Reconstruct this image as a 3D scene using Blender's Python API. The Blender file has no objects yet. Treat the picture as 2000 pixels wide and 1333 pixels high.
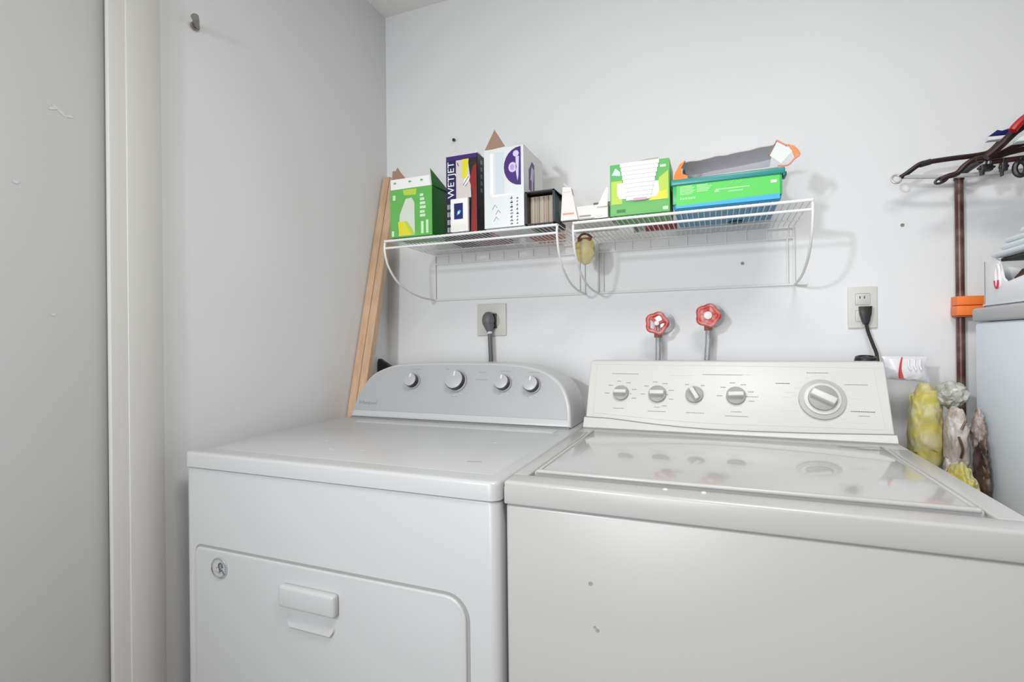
import bpy, bmesh, math, random
from mathutils import Vector, Matrix, noise
C = bpy.context.scene
COL = C.collection
R = math.radians
random.seed(4)

# ------------------------------------------------------------------ camera
F_PX = 1002.85
yaw, pitch, roll = R(21.7446), R(0.0551), R(-0.6039)
fw = Vector((-math.sin(yaw)*math.cos(pitch), math.cos(yaw)*math.cos(pitch), math.sin(pitch)))
rt = Vector((math.cos(yaw), math.sin(yaw), 0)); up = rt.cross(fw)
r2 = rt*math.cos(roll) + up*math.sin(roll); u2 = -rt*math.sin(roll) + up*math.cos(roll)
cd = bpy.data.cameras.new('camera'); cam = bpy.data.objects.new('camera', cd); COL.objects.link(cam)
cd.sensor_width = 36.0; cd.lens = F_PX/2000*36.0; cd.clip_start = 0.02
cd.shift_y = -1.3/2000
m = Matrix((r2, u2, -fw)).transposed().to_4x4(); m.translation = Vector((1.1289, -1.5976, 1.1421))
cam.matrix_world = m
C.camera = cam

# ------------------------------------------------------------------ light
C.view_settings.view_transform = 'Standard'; C.view_settings.look = 'None'
C.view_settings.gamma = 1; C.view_settings.use_curve_mapping = False
C.view_settings.exposure = 0.13
w = bpy.data.worlds.new('world'); C.world = w; w.use_nodes = True
w.node_tree.nodes['Background'].inputs[0].default_value = (0.94, 0.97, 1.0, 1)
w.node_tree.nodes['Background'].inputs[1].default_value = 0.03

def area(name, loc, target, size, power, color):
    l = bpy.data.lights.new(name, 'AREA'); l.shape = 'DISK'; l.size = size; l.energy = power; l.color = color
    o = bpy.data.objects.new(name, l); COL.objects.link(o); o.location = loc
    o.rotation_euler = (Vector(target)-Vector(loc)).to_track_quat('-Z', 'Y').to_euler()
    return o
k = area('key_lamp', (0.36, -2.40, 1.66), (1.45, 0, 1.15), 0.12, 6.0, (0.93, 0.965, 1.0)); k.data.spread = R(115)
area('overhead_fill', (1.3, -1.4, 2.32), (1.3, -1.4, 0), 0.5, 16.0, (1.0, 0.985, 0.965))  # added overhead fill to brighten wall and machine tops; source unseen
k = area('front_fill', (0.7, -2.9, 1.15), (1.15, 0, 1.15), 1.2, 10.5, (0.97, 0.985, 1.0)); k.data.spread = R(120)  # added broad soft fill from behind the camera, source unseen

# ------------------------------------------------------------------ materials
MATS = {}
def mat(name, col, rough=0.5, metal=0.0, bump=0.0, bscale=60.0, var=0.0, vscale=8.0, alpha=None, spec=0.5, col2=None, trans=0.0, coat=0.0):
    if name in MATS: return MATS[name]
    M = bpy.data.materials.new(name); M.use_nodes = True
    nt = M.node_tree; b = nt.nodes['Principled BSDF']
    b.inputs['Base Color'].default_value = (*col, 1); b.inputs['Roughness'].default_value = rough
    b.inputs['Metallic'].default_value = metal; b.inputs['Specular IOR Level'].default_value = spec
    b.inputs['Transmission Weight'].default_value = trans; b.inputs['Coat Weight'].default_value = coat
    M.diffuse_color = (*col, 1)
    if alpha is not None: b.inputs['Alpha'].default_value = alpha
    tc = nt.nodes.new('ShaderNodeTexCoord')
    if bump:
        n = nt.nodes.new('ShaderNodeTexNoise'); n.inputs['Scale'].default_value = bscale; n.inputs['Detail'].default_value = 4
        bp = nt.nodes.new('ShaderNodeBump'); bp.inputs['Strength'].default_value = bump; bp.inputs['Distance'].default_value = 0.002
        nt.links.new(tc.outputs['Object'], n.inputs['Vector']); nt.links.new(n.outputs[0], bp.inputs['Height'])
        nt.links.new(bp.outputs[0], b.inputs['Normal'])
    if var or col2:
        n = nt.nodes.new('ShaderNodeTexNoise'); n.inputs['Scale'].default_value = vscale; n.inputs['Detail'].default_value = 5
        r = nt.nodes.new('ShaderNodeValToRGB')
        c2 = col2 if col2 else tuple(max(0, c*(1-var)) for c in col)
        r.color_ramp.elements[0].position = 0.4; r.color_ramp.elements[0].color = (*c2, 1)
        r.color_ramp.elements[1].position = 0.6; r.color_ramp.elements[1].color = (*col, 1)
        nt.links.new(tc.outputs['Object'], n.inputs['Vector']); nt.links.new(n.outputs[0], r.inputs[0])
        nt.links.new(r.outputs[0], b.inputs['Base Color'])
    MATS[name] = M
    return M

def wood(name, c1, c2, sc=(60, 60, 2.5), rough=0.5):
    M = bpy.data.materials.new(name); M.use_nodes = True; nt = M.node_tree; b = nt.nodes['Principled BSDF']
    tc = nt.nodes.new('ShaderNodeTexCoord'); mp = nt.nodes.new('ShaderNodeMapping'); mp.inputs['Scale'].default_value = sc
    n = nt.nodes.new('ShaderNodeTexNoise'); n.inputs['Scale'].default_value = 1; n.inputs['Detail'].default_value = 6
    r = nt.nodes.new('ShaderNodeValToRGB')
    r.color_ramp.elements[0].position = 0.3; r.color_ramp.elements[0].color = (*c1, 1)
    r.color_ramp.elements[1].position = 0.7; r.color_ramp.elements[1].color = (*c2, 1)
    nt.links.new(tc.outputs['Object'], mp.inputs[0]); nt.links.new(mp.outputs[0], n.inputs['Vector'])
    nt.links.new(n.outputs[0], r.inputs[0]); nt.links.new(r.outputs[0], b.inputs['Base Color'])
    b.inputs['Roughness'].default_value = rough
    MATS[name] = M
    return M

WALL = mat('wall_paint', (0.80, 0.80, 0.805), 0.75, bump=0.12, bscale=45, var=0.015, vscale=3, spec=0.25)
CEIL = mat('ceiling_paint', (0.85, 0.84, 0.82), 0.9)
FLOOR = mat('floor_tile', (0.42, 0.39, 0.35), 0.5, var=0.15)
TRIM = mat('trim_paint', (0.66, 0.65, 0.62), 0.42)
DOOR = mat('door_paint', (0.64, 0.64, 0.64), 0.5, bump=0.05)
ENAM = mat('dryer_enamel', (0.545, 0.548, 0.552), 0.28, bump=0.02, bscale=200)
WENAM = mat('washer_enamel', (0.475, 0.468, 0.456), 0.25, bump=0.02, bscale=200)
WPLAS = mat('washer_plastic', (0.63, 0.625, 0.60), 0.4)
WHITE = mat('white_plastic', (0.85, 0.85, 0.85), 0.4)
GAPM = mat('gap_grey', (0.33, 0.33, 0.33), 0.6)
DARKGAP = mat('dark_gap', (0.12, 0.12, 0.12), 0.7)
SILV = mat('silver_panel', (0.46, 0.465, 0.475), 0.42, metal=0.25)
CHROME = mat('chrome', (0.75, 0.75, 0.77), 0.15, metal=1.0)
SHCHR = mat('shaded_chrome', (0.04, 0.04, 0.045), 0.25, metal=0.7)  # chrome knob sides with their shade put into the dark colour
KNOBG = mat('knob_grey', (0.34, 0.335, 0.315), 0.45)
LGREY = mat('light_grey', (0.62, 0.62, 0.60), 0.5)
MARK = mat('print_grey', (0.28, 0.28, 0.28), 0.6)
MARKD = mat('print_dark', (0.10, 0.10, 0.12), 0.6)
WIRE = mat('coated_wire', (0.80, 0.80, 0.79), 0.35)
BEIGE = mat('beige_plate', (0.62, 0.61, 0.56), 0.4)
IVORY = mat('ivory_plate', (0.66, 0.66, 0.62), 0.4)
BLACK = mat('black_plastic', (0.015, 0.015, 0.016), 0.4)
RUB = mat('grey_rubber', (0.13, 0.13, 0.135), 0.45)
RED = mat('red_handle', (0.50, 0.025, 0.025), 0.4, col2=(0.60, 0.22, 0.20), vscale=50)
HOSE = mat('braided_hose', (0.42, 0.43, 0.45), 0.35, metal=0.5, bump=0.8, bscale=400)
BOARD = wood('pine_board', (0.52, 0.33, 0.20), (0.68, 0.47, 0.31), (40, 40, 2.0))
BROWNM = mat('brown_metal', (0.09, 0.035, 0.03), 0.35, metal=0.2, col2=(0.17, 0.11, 0.095), vscale=25)
BROWNW = wood('dark_wood', (0.010, 0.003, 0.003), (0.038, 0.010, 0.009), (8, 60, 60), 0.45)
ORANGE = mat('orange_plastic', (0.90, 0.20, 0.03), 0.45)
FRIDGE = mat('fridge_enamel', (0.80, 0.86, 0.92), 0.4)
FTOP = mat('fridge_top', (0.48, 0.48, 0.49), 0.5)
CARD = mat('cardboard', (0.32, 0.20, 0.14), 0.8)
CARDL = mat('cardboard_light', (0.48, 0.41, 0.33), 0.8)
PAPER = mat('white_paper', (0.84, 0.83, 0.82), 0.7)
GRNP = mat('green_print', (0.12, 0.42, 0.09), 0.4)
GRND = mat('deep_green', (0.012, 0.17, 0.02), 0.4)
LIME = mat('lime_print', (0.45, 0.62, 0.06), 0.4)
YEL = mat('yellow_print', (0.72, 0.66, 0.03), 0.4)
PURP = mat('indigo_print', (0.010, 0.004, 0.075), 0.4)
VIOL = mat('violet_print', (0.045, 0.012, 0.16), 0.4)
REDP = mat('red_print', (0.24, 0.012, 0.010), 0.4)
BLKP = mat('black_print', (0.012, 0.008, 0.012), 0.4)
NAVY = mat('navy_print', (0.01, 0.015, 0.12), 0.3)
BLUE = mat('blue_print', (0.06, 0.42, 0.80), 0.4)
SILBOX = mat('silver_card', (0.72, 0.75, 0.75), 0.35, metal=0.15)
PALE = mat('pale_green_print', (0.55, 0.80, 0.50), 0.5)
TEAL = mat('teal_plastic', (0.03, 0.27, 0.25), 0.35)
GTUB = mat('green_plastic', (0.06, 0.42, 0.13), 0.35)
TAUPE = mat('torn_wrap', (0.62, 0.61, 0.65), 0.45, bump=0.3, bscale=40)
SALMON = mat('salmon_print', (0.75, 0.30, 0.20), 0.6)

# ------------------------------------------------------------------ mesh helpers
class MB:
    def __init__(s): s.bm = bmesh.new(); s.mats = []
    def mi(s, m):
        if m not in s.mats: s.mats.append(m)
        return s.mats.index(m)
    def merge(s, t, m, M=None):
        i = s.mi(m)
        if M is not None: bmesh.ops.transform(t, matrix=M, verts=t.verts)
        mp = {v: s.bm.verts.new(v.co) for v in t.verts}
        for f in t.faces:
            try: g = s.bm.faces.new([mp[v] for v in f.verts]); g.material_index = i
            except ValueError: pass
        t.free(); return s
    def box(s, a, b, m, bev=0.0, seg=2, M=None):
        t = bmesh.new(); bmesh.ops.create_cube(t, size=1)
        for v in t.verts: v.co = Vector([(a[k]+b[k])/2 + v.co[k]*(b[k]-a[k]) for k in range(3)])
        if bev: bmesh.ops.bevel(t, geom=t.edges[:], offset=bev, segments=seg, profile=0.5, affect='EDGES')
        return s.merge(t, m, M)
    def cyl(s, c, r, h, m, axis='z', seg=32, r2=None, bev=0.0, M=None):
        t = bmesh.new(); bmesh.ops.create_cone(t, cap_ends=True, segments=seg, radius1=r, radius2=r if r2 is None else r2, depth=h)
        if bev:
            es = [e for e in t.edges if abs(e.verts[0].co.z-e.verts[1].co.z) < 1e-6 and e.verts[0].co.z > 0]
            bmesh.ops.bevel(t, geom=es, offset=bev, segments=2, profile=0.5, affect='EDGES')
        rot = {'z': Matrix(), 'y': Matrix.Rotation(R(90), 4, 'X'), 'x': Matrix.Rotation(R(90), 4, 'Y')}[axis]
        bmesh.ops.transform(t, matrix=Matrix.Translation(c) @ rot, verts=t.verts)
        return s.merge(t, m, M)
    def sph(s, c, r, m, sc=(1, 1, 1), seg=20, M=None):
        t = bmesh.new(); bmesh.ops.create_uvsphere(t, u_segments=seg, v_segments=seg//2, radius=r)
        for v in t.verts: v.co = Vector((v.co.x*sc[0]+c[0], v.co.y*sc[1]+c[1], v.co.z*sc[2]+c[2]))
        return s.merge(t, m, M)
    def tube(s, pts, r, m, seg=8, closed=False, M=None, smooth=0):
        P = [Vector(p) for p in pts]
        if smooth: P = catmull(P, smooth, closed)
        n = len(P); rr = r if isinstance(r, (list, tuple)) else None
        t = bmesh.new(); rings = []; prev = None
        for i, p in enumerate(P):
            if closed: d = P[(i+1) % n]-P[i-1]
            else: d = P[min(i+1, n-1)]-P[max(i-1, 0)]
            d.normalize()
            if prev is None:
                a = d.cross(Vector((0, 0, 1)));
                if a.length < 0.1: a = d.cross(Vector((0, 1, 0)))
            else: a = prev - d*prev.dot(d)
            a.normalize(); prev = a; b = d.cross(a)
            q = (rr[0] + (rr[-1]-rr[0])*i/(n-1)) if rr else r
            rings.append([t.verts.new(p + (a*math.cos(k*2*math.pi/seg)+b*math.sin(k*2*math.pi/seg))*q) for k in range(seg)])
        for i in range(n if closed else n-1):
            A, B = rings[i], rings[(i+1) % n]
            for k in range(seg): t.faces.new((A[k], A[(k+1) % seg], B[(k+1) % seg], B[k]))
        if not closed: t.faces.new(rings[0][::-1]); t.faces.new(rings[-1])
        bmesh.ops.recalc_face_normals(t, faces=t.faces)
        return s.merge(t, m, M)
    def prism(s, poly, vec, m, bev=0.0, seg=2, M=None, bevback=False):
        """poly: 3D points of one face, extruded along vec"""
        t = bmesh.new(); vs = [t.verts.new(p) for p in poly]; f = t.faces.new(vs)
        r = bmesh.ops.extrude_face_region(t, geom=[f]); nv = [e for e in r['geom'] if isinstance(e, bmesh.types.BMVert)]
        for v in nv: v.co += Vector(vec)
        bmesh.ops.recalc_face_normals(t, faces=t.faces)
        if bev:
            st = set(nv) if bevback else set(vs)
            es = [e for e in t.edges if e.verts[0] in st and e.verts[1] in st]
            bmesh.ops.bevel(t, geom=es, offset=bev, segments=seg, profile=0.5, affect='EDGES')
        return s.merge(t, m, M)
    def poly(s, pts, m):
        i = s.mi(m); f = s.bm.faces.new([s.bm.verts.new(p) for p in pts]); f.material_index = i; return s
    def fr(s, y, pts, m):           # printed artwork on a face looking towards -y
        return s.poly([(x, y, z) for x, z in pts], m)
    def frr(s, y, x0, z0, x1, z1, m): return s.fr(y, [(x0, z0), (x1, z0), (x1, z1), (x0, z1)], m)
    def sd(s, x, pts, m): return s.poly([(x, y, z) for y, z in pts], m)
    def build(s, name, parent=None, ang=35, org=(0, 0, 0)):
        o0 = Vector(parent['_o']) if parent is not None and '_o' in parent else Vector(org)
        for v in s.bm.verts: v.co -= o0
        me = bpy.data.meshes.new(name); s.bm.to_mesh(me); s.bm.free()
        for m_ in s.mats: me.materials.append(m_)
        for p in me.polygons: p.use_smooth = True
        me.set_sharp_from_angle(angle=R(ang))
        o = bpy.data.objects.new(name, me); COL.objects.link(o)
        if parent is not None: o.parent = parent; o['_o'] = tuple(o0)
        else: o.location = o0; o['_o'] = tuple(o0)
        return o

def rslab(b, x0, x1, y0, y1, z0, z1, rc, m, bev):
    """slab with rounded front corners (radius rc) and a softened top edge"""
    pts = [Vector((x1, y1, z1)), Vector((x0, y1, z1))]
    for cx_, a0 in ((x0+rc, 180), (x1-rc, 270)):
        for k in range(9):
            a = R(a0+90*k/8); pts.append(Vector((cx_+rc*math.cos(a), y0+rc+rc*math.sin(a), z1)))
    b.prism(pts, (0, 0, z0-z1), m, bev, 3)

def catmull(P, k, closed=False):
    out = []; n = len(P)
    rng = range(n) if closed else range(n-1)
    for i in rng:
        if closed: a, b, c, d = P[i-1], P[i], P[(i+1) % n], P[(i+2) % n]
        else: a, b, c, d = P[max(i-1, 0)], P[i], P[i+1], P[min(i+2, n-1)]
        for j in range(k):
            t = j/k
            out.append(0.5*((2*b)+(c-a)*t+(2*a-5*b+4*c-d)*t*t+(3*b-a-3*c+d)*t**3))
    if not closed: out.append(P[-1].copy())
    return out

def thing(name, label, cat, loc, group=None):
    o = bpy.data.objects.new(name, None); COL.objects.link(o); o.location = loc; o['_o'] = tuple(loc)
    o.empty_display_size = 0.05
    return tag(o, label, cat, group)
def tag(o, label, cat, group=None):
    o['label'] = label; o['category'] = cat
    if group: o['group'] = group
    return o
def struct(o): o['kind'] = 'structure'; return o
def lab(o, l): o['label'] = l; return o

def text_into(mb, txt, size, m, M):
    """lettering as mesh, built in its own xy plane then placed with M"""
    cu = bpy.data.curves.new('lettering', 'FONT'); cu.body = txt; cu.size = size; cu.extrude = 0.0002
    cu.align_x = 'CENTER'; cu.align_y = 'CENTER'
    o = bpy.data.objects.new('lettering', cu); COL.objects.link(o)
    dg = bpy.context.evaluated_depsgraph_get(); dg.update()
    me = bpy.data.meshes.new_from_object(o.evaluated_get(dg))
    t = bmesh.new(); t.from_mesh(me); mb.merge(t, m, M)
    bpy.data.objects.remove(o); bpy.data.curves.remove(cu); bpy.data.meshes.remove(me)

def frame(P, k):
    """local frame of a console face through P whose plane leans back k metres per metre of height"""
    u = Vector((1, 0, 0)); wv = Vector((0, k, 1)).normalized(); n = Vector((0, -1, k)).normalized()
    M = Matrix((u, wv, n)).transposed().to_4x4(); M.translation = Vector(P); return M

# ------------------------------------------------------------------ setting
struct(MB().box((-0.12, 0, 0), (3.3, 0.1, 2.344), WALL).build('wall_back'))
b = MB().box((-0.12, -0.842, 0), (0, 0, 2.344), WALL)
b.box((-0.12, -1.85, 2.06), (0, -0.842, 2.344), WALL); b.box((-0.12, -3.2, 0), (0, -1.85, 2.344), WALL)
struct(b.build('wall_left'))
struct(MB().box((-0.12, -3.2, -0.05), (3.3, 0.1, 0), FLOOR).build('floor'))
struct(MB().box((-0.12, -3.2, 2.344), (3.3, 0.1, 2.42), CEIL).build('ceiling'))
b = MB()   # door casing on the left wall: flat board with raised outer edge
b.box((0, -0.946, 0.0), (0.012, -0.842, 2.12), TRIM, 0.0025)
b.box((0.006, -0.914, 0.0), (0.0145, -0.8425, 2.12), TRIM, 0.0022)
struct(b.build('trim_1'))
b = MB().box((-0.045, -1.85, 0.005), (-0.010, -0.87, 2.055), DOOR, 0.001)
d = struct(b.build('door_1'))
b = MB()
SC = mat('scuff_white', (0.66, 0.66, 0.66), 0.6)
for (y, z, l, a) in ((-1.027, 1.583, 0.009, 0.5), (-1.017, 1.582, 0.016, -0.6), (-1.001, 1.578, 0.006, 0.2), (-1.083, 1.430, 0.005, 0.1), (-1.03, 1.20, .004, 0)):
    pts = [(-0.0096+(0.0004 if l < .01 else 0), y+math.cos(t)*l*math.cos(a)-math.sin(t)*.003*math.sin(a), z+math.cos(t)*l*math.sin(a)+math.sin(t)*.003*math.cos(a)) for t in [k*2*math.pi/10 for k in range(10)]]
    b.poly(pts, SC)
b.build('scuff_mark', d)

# ------------------------------------------------------------------ dryer
DR = thing('clothes_dryer', 'white front-loading dryer with silver arched control panel, beside the left wall', 'dryer', (0.437, -0.49, 0))
b = MB(); rslab(b, 0.0705, 0.7985, -0.8390, -0.145, 0.03, 0.8805, .017, ENAM, .003)
b.build('cabinet', DR)
b = MB(); rslab(b, 0.0735, 0.7955, -0.8355, -0.145, 0.872, 0.886, .015, GAPM, 0); b.build('top_seam', DR)
b = MB(); rslab(b, 0.068, 0.8005, -0.842, -0.14, 0.8828, 0.914, .019, ENAM, .0065)
b.box((0.10, -0.80, 0.910), (0.775, -0.40, 0.9146), ENAM, 0.004, 3)
b.tube([(0.688, -0.728, 0.9148), (0.70, -0.727, 0.9149), (0.716, -0.722, 0.9148)], 0.0011, MARK, 5)
for i in range(4):
    x = random.uniform(.25, .7); y = random.uniform(-.75, -.5); b.tube([(x, y, .9147), (x+.008, y+.003, .9147)], .0005, LGREY, 4)
b.build('top_panel', DR)
b = MB().box((0.16, -0.392, 0.912), (0.755, -0.345, 0.9155), ENAM, 0.003, 3)
b.box((0.53, -0.384, 0.9152), (0.745, -0.381, 0.9165), ENAM, 0.0006)
b.build('lint_screen_cover', DR)
# door
def rrect(x0, z0, x1, z1, rs, y, n=8):
    pts = []
    for (cx, cz, a0, r) in ((x1-rs[1], z1-rs[1], 0, rs[1]), (x0+rs[0], z1-rs[0], 90, rs[0]), (x0+rs[2], z0+rs[2], 180, rs[2]), (x1-rs[3], z0+rs[3], 270, rs[3])):
        for k in range(n+1):
            a = R(a0+90*k/n); pts.append(Vector((cx+r*math.cos(a), y, cz+r*math.sin(a))))
    return pts
MB().prism(rrect(0.103, 0.20, 0.7465, 0.7225, (.016, .044, .016, .044), -0.8399), (0, 0.004, 0), GAPM).build('door_gap_shade', DR)  # grey slab behind the door paints the shade of its gap
b = MB().prism(rrect(0.1065, 0.2035, 0.7415, 0.7175, (.013, .040, .013, .040), -0.8440), (0, 0.010, 0), ENAM, 0.003, 4)
dd = b.build('door', DR)
b = MB().box((0.349, -0.859, 0.641), (0.482, -0.842, 0.683), ENAM, 0.0065, 4)
t = bmesh.new(); rows = []
for z, y, hw in ((.648, -.8435, .0585), (.632, -.8440, .0585), (.620, -.8455, .058), (.610, -.8485, .056), (.603, -.8500, .051), (.599, -.8480, .046), (.5975, -.8435, .044)):
    rows.append([t.verts.new((.4165+s_*hw*k_, y if abs(s_*k_) < .97 else -.8435, z)) for s_, k_ in ((-1, 1), (-1, .955), (-1, .4), (1, .4), (1, .955), (1, 1))])
for i in range(len(rows)-1):
    for k in range(5): t.faces.new((rows[i][k], rows[i][k+1], rows[i+1][k+1], rows[i+1][k]))
bmesh.ops.recalc_face_normals(t, faces=t.faces); b.merge(t, ENAM)
b.build('handle', dd)
b = MB().cyl((0.178, -0.8452, 0.683), 0.0225, 0.0012, mat('sticker_silver', (0.60, 0.61, 0.62), 0.3, metal=0.3, bump=.4, bscale=300), 'y', 40)
for k in range(26):
    a = R(k*360/26); c = (0.178+math.cos(a)*.018, -.8461, .683+math.sin(a)*.018)
    b.box((c[0]-.0012, -.8462, c[2]-.0012), (c[0]+.0012, -.8458, c[2]+.0012), MARK)
b.tube([(.171, -.8462, .683), (.185, -.8462, .688)], .0009, MARK, 4); b.tube([(.168, -.8462, .676), (.182, -.8462, .673)], .0007, MARK, 4)
pts = [Vector((0.1835+.006*math.cos(R(a)), -.8463, .685+.008*math.sin(R(a)))) for a in range(0, 360, 40)]
b.tube([Vector((.1835+.005*math.cos(R(a)), -.8463, .688+.006*math.sin(R(a)))) for a in range(-30, 271, 30)], .0017, MARKD, 5)
b.tube([(.179, -.8463, .689), (.182, -.8463, .676), (.187, -.8463, .681), (.194, -.8463, .672)], .0015, MARKD, 5); b.tube([(.183, -.8463, .694), (.190, -.8463, .686)], .0012, MARKD, 5)
b.tube([Vector((.178+.0205*math.cos(R(a)), -.8458, .683+.0205*math.sin(R(a)))) for a in range(0, 360, 15)], .0009, CHROME, 5, True)
lab(b.build('sticker', dd), 'round silver sticker with dark mark in the door corner')
# console
kd = 0.45
prof = [(.0845, .916), (.086, .940), (.0935, .982), (.122, 1.036), (.181, 1.0655), (.2525, 1.0755), (.43, 1.0785), (.591, 1.0765), (.684, 1.0595), (.740, 1.0265), (.769, .975), (.779, .916)]
pc = catmull([Vector((x, 0, z)) for x, z in prof], 6)
fy = lambda z: -0.323 + kd*(z-0.914)
face = [Vector((p.x, fy(p.z), p.z)) for p in pc]
t = bmesh.new(); A = [t.verts.new(p) for p in face]; B = [t.verts.new((p.x, -0.15, p.z)) for p in face]
t.faces.new(A); t.faces.new(B[::-1])
for i in range(len(A)): t.faces.new((A[i], B[i], B[(i+1) % len(A)], A[(i+1) % len(A)]))
bmesh.ops.recalc_face_normals(t, faces=t.faces)
ss = set(A); es = [e for e in t.edges if e.verts[0] in ss and e.verts[1] in ss]
bmesh.ops.bevel(t, geom=es, offset=0.007, segments=4, profile=0.5, affect='EDGES')
CO = MB().merge(t, ENAM).build('control_console', DR)
# silver face, inset from the white shell
cx = .43
def inset(p):
    q = p.copy(); q.x = cx+(p.x-cx)*(0.972 if p.x > cx else 0.985); q.z = .914+(p.z-.914)*0.965; return q
ip = [inset(p) for p in pc]; ip = [p for p in ip if p.z > .936]
ip = [Vector((ip[0].x-.001, 0, .936))]+ip+[Vector((ip[-1].x+.001, 0, .936))]
n_ = Vector((0, -1, kd)).normalized()
b = MB().prism([Vector((p.x, fy(p.z), p.z))+n_*.0012 for p in ip], -n_*.003, SILV)
PB = b
b = MB().box((.086, -0.3255, .9145), (.776, -0.30, .9160), GAPM); b.build('console_seam', CO)
Pd = lambda x, z, o=0.0012: Vector((x, fy(z), z))+n_*o
for x, z, r in ((.2816, 1.0215, .0205), (.4277, 1.0245, .0285), (.575, 1.0215, .0215), (.6603, 1.0185, .0215)):
    M = frame(Pd(x, z), kd)
    b = MB().cyl((0, 0, .003), r*1.14, .004, mat('knob_recess', (.40, .40, .41), .4), 'z', 40, M=M)
    b.cyl((0, 0, .012), r*.98, .016, SHCHR, 'z', 40, M=M)
    b.cyl((-.0, .0, .0215), r*.94, .005, mat('knob_silver', (.47, .47, .48), .4, metal=.15), 'z', 40, bev=.0015, M=M)
    b.box((-.0015, r*.35, .0235), (.0015, r*.85, .0248), WHITE, 0, M=M)
    b.build('knob', CO)
b = PB
def ticks(b, x, z, r, n, m=MARK, a0=-220, a1=40, P=Pd, k=kd, s=.0011):
    for i in range(n):
        a = R(a0+(a1-a0)*i/(n-1)); M = frame(P(x+math.cos(a)*r, z+math.sin(a)*r), k)
        b.box((-s*2, -s*.7, 0), (s*2, s*.7, .0003), m, M=M)
def dash(b, x, z, w_, m=MARK, P=Pd, k=kd, h=.0016, seed=0):
    M = frame(P(x, z), k); rnd = random.Random(int(x*1000+z*777+seed)); c = -w_/2
    while c < w_/2-.001:
        l = rnd.uniform(.0015, .004); b.box((c, -h/2, 0), (min(c+l, w_/2), h/2, .0003), m, M=M); c += l+.0009
for x, z, r in ((.2816, 1.0215, .029), (.4277, 1.0245, .038), (.575, 1.0215, .030), (.6603, 1.0185, .030)):
    ticks(b, x, z, r, 9, LGREY); 
for x, z, w_ in ((.2816, 1.058, .03), (.39, 1.060, .014), (.505, 1.052, .022), (.575, 1.056, .032), (.66, 1.054, .03), (.4277, .984, .02), (.505, 1.032, .04)): dash(b, x, z, w_)
text_into(b, 'Whirlpool', .0155, MARK, frame(Pd(.137, .957, .0015), kd))
lab(b.build('control_panel', CO), 'silver panel with small grey lettering')

# ------------------------------------------------------------------ washer
WA = thing('washing_machine', 'off-white top-loading washer with five control dials, right of the dryer', 'washing machine', (1.145, -0.48, 0))
WCB = MB(); rslab(WCB, 0.8045, 1.486, -0.8215, -0.13, 0.03, 0.8735, .008, WENAM, .003)
MB().box((0.8075, -0.818, 0.868), (1.480, -0.13, 0.880), GAPM).build('top_seam', WA)
b = MB()
Z0, Z1 = 0.8765, 0.914
b.box((0.8025, -0.8238, Z0-.001), (1.488, -0.1285, 0.905), WENAM, 0.003, 3)
# rim around the lid
b.box((0.8025, -0.824, Z0-.0012), (1.488, -0.776, Z1), WENAM, 0.0055, 4)
b.box((0.8025, -0.7775, 0.895), (0.829, -0.3405, 0.9139), WENAM, 0.003, 3)
b.box((1.452, -0.7775, 0.895), (1.488, -0.3405, 0.9139), WENAM, 0.003, 3)
b.box((0.8025, -0.3420, 0.895), (1.488, -0.128, Z1), WENAM, 0.003, 4)
b.build('top_panel', WA)
MB().box((0.826, -0.779, 0.900), (1.455, -0.338, 0.9065), GAPM).build('lid_recess', WA)
b = MB().box((0.8345, -0.763, 0.9055), (1.4465, -0.345, 0.9175), mat('lid_enamel', (.47, .468, .458), .12, coat=.5), 0.0035, 4)
b.box((0.838, -0.7655, 0.9135), (1.443, -0.755, 0.9205), WENAM, .003, 3)
b.box((0.838, -0.75, 0.916), (0.845, -0.345, 0.9195), WENAM, .0015, 2); b.box((1.436, -0.75, 0.916), (1.443, -0.345, 0.9195), WENAM, .0015, 2)
LID = b.build('lid', WA)
b = MB()
for (x, y, rx, ry) in ((1.385, -.356, .026, .006), (1.412, -.372, .022, .006)):
    b.poly([(x+math.cos(R(a))*rx, y+math.sin(R(a))*ry, .9177) for a in range(0, 360, 20)], mat('lid_print', (.52, .50, .49), .5))
lab(b.build('lid_print', LID), 'small grey oval print in the lid corner')
for x, y in ((1.0545, -0.789), (1.109, -0.788)):
    MB().sph((x, y, .9138), .0045, WPLAS, (1, .9, .55)).build('bumper', WA)
b = WCB
for (x, z, r) in ((.945, .768, .0035), (.955, .698, .003), (.951, .702, .0022)):
    b.prism([(x+math.cos(R(a))*r, -.8220, z+math.sin(R(a))*r*.9) for a in range(0, 360, 36)], (0, .001, 0), MARK)
b.build('cabinet', WA)
# console
kw = 0.455
fw_ = lambda z: -0.2955 + kw*(z-0.914)
b = MB().prism([(.809, fw_(.912), .912), (.809, fw_(1.086), 1.086), (.809, -.165, 1.086), (.809, -.135, 1.0), (.809, -.135, .912)], (.669, 0, 0), WPLAS, 0)
t = b.bm; bmesh.ops.bevel(t, geom=[e for e in t.edges], offset=.004, segments=3, profile=.5, affect='EDGES')
WCON = b; WC = bpy.data.objects.new('control_console', bpy.data.meshes.new('control_console')); COL.objects.link(WC); WC.parent = WA; WC['_o'] = WA['_o']
nw = Vector((0, -1, kw)).normalized(); Pw = lambda x, z, o=0.0: Vector((x, fw_(z), z))+nw*o
b = MB()      # raised front frame with its long sagging lower edge
seam = catmull([Pw(.806, .942, .001), Pw(.835, .9415, .001), Pw(.88, .940, .001), Pw(1.0, .931, .001), Pw(1.127, .9265, .001), Pw(1.3, .9285, .001), Pw(1.44, .933, .001), Pw(1.480, .934, .001)], 5)
low = [Pw(p.x, .914, .001) for p in seam]
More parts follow.
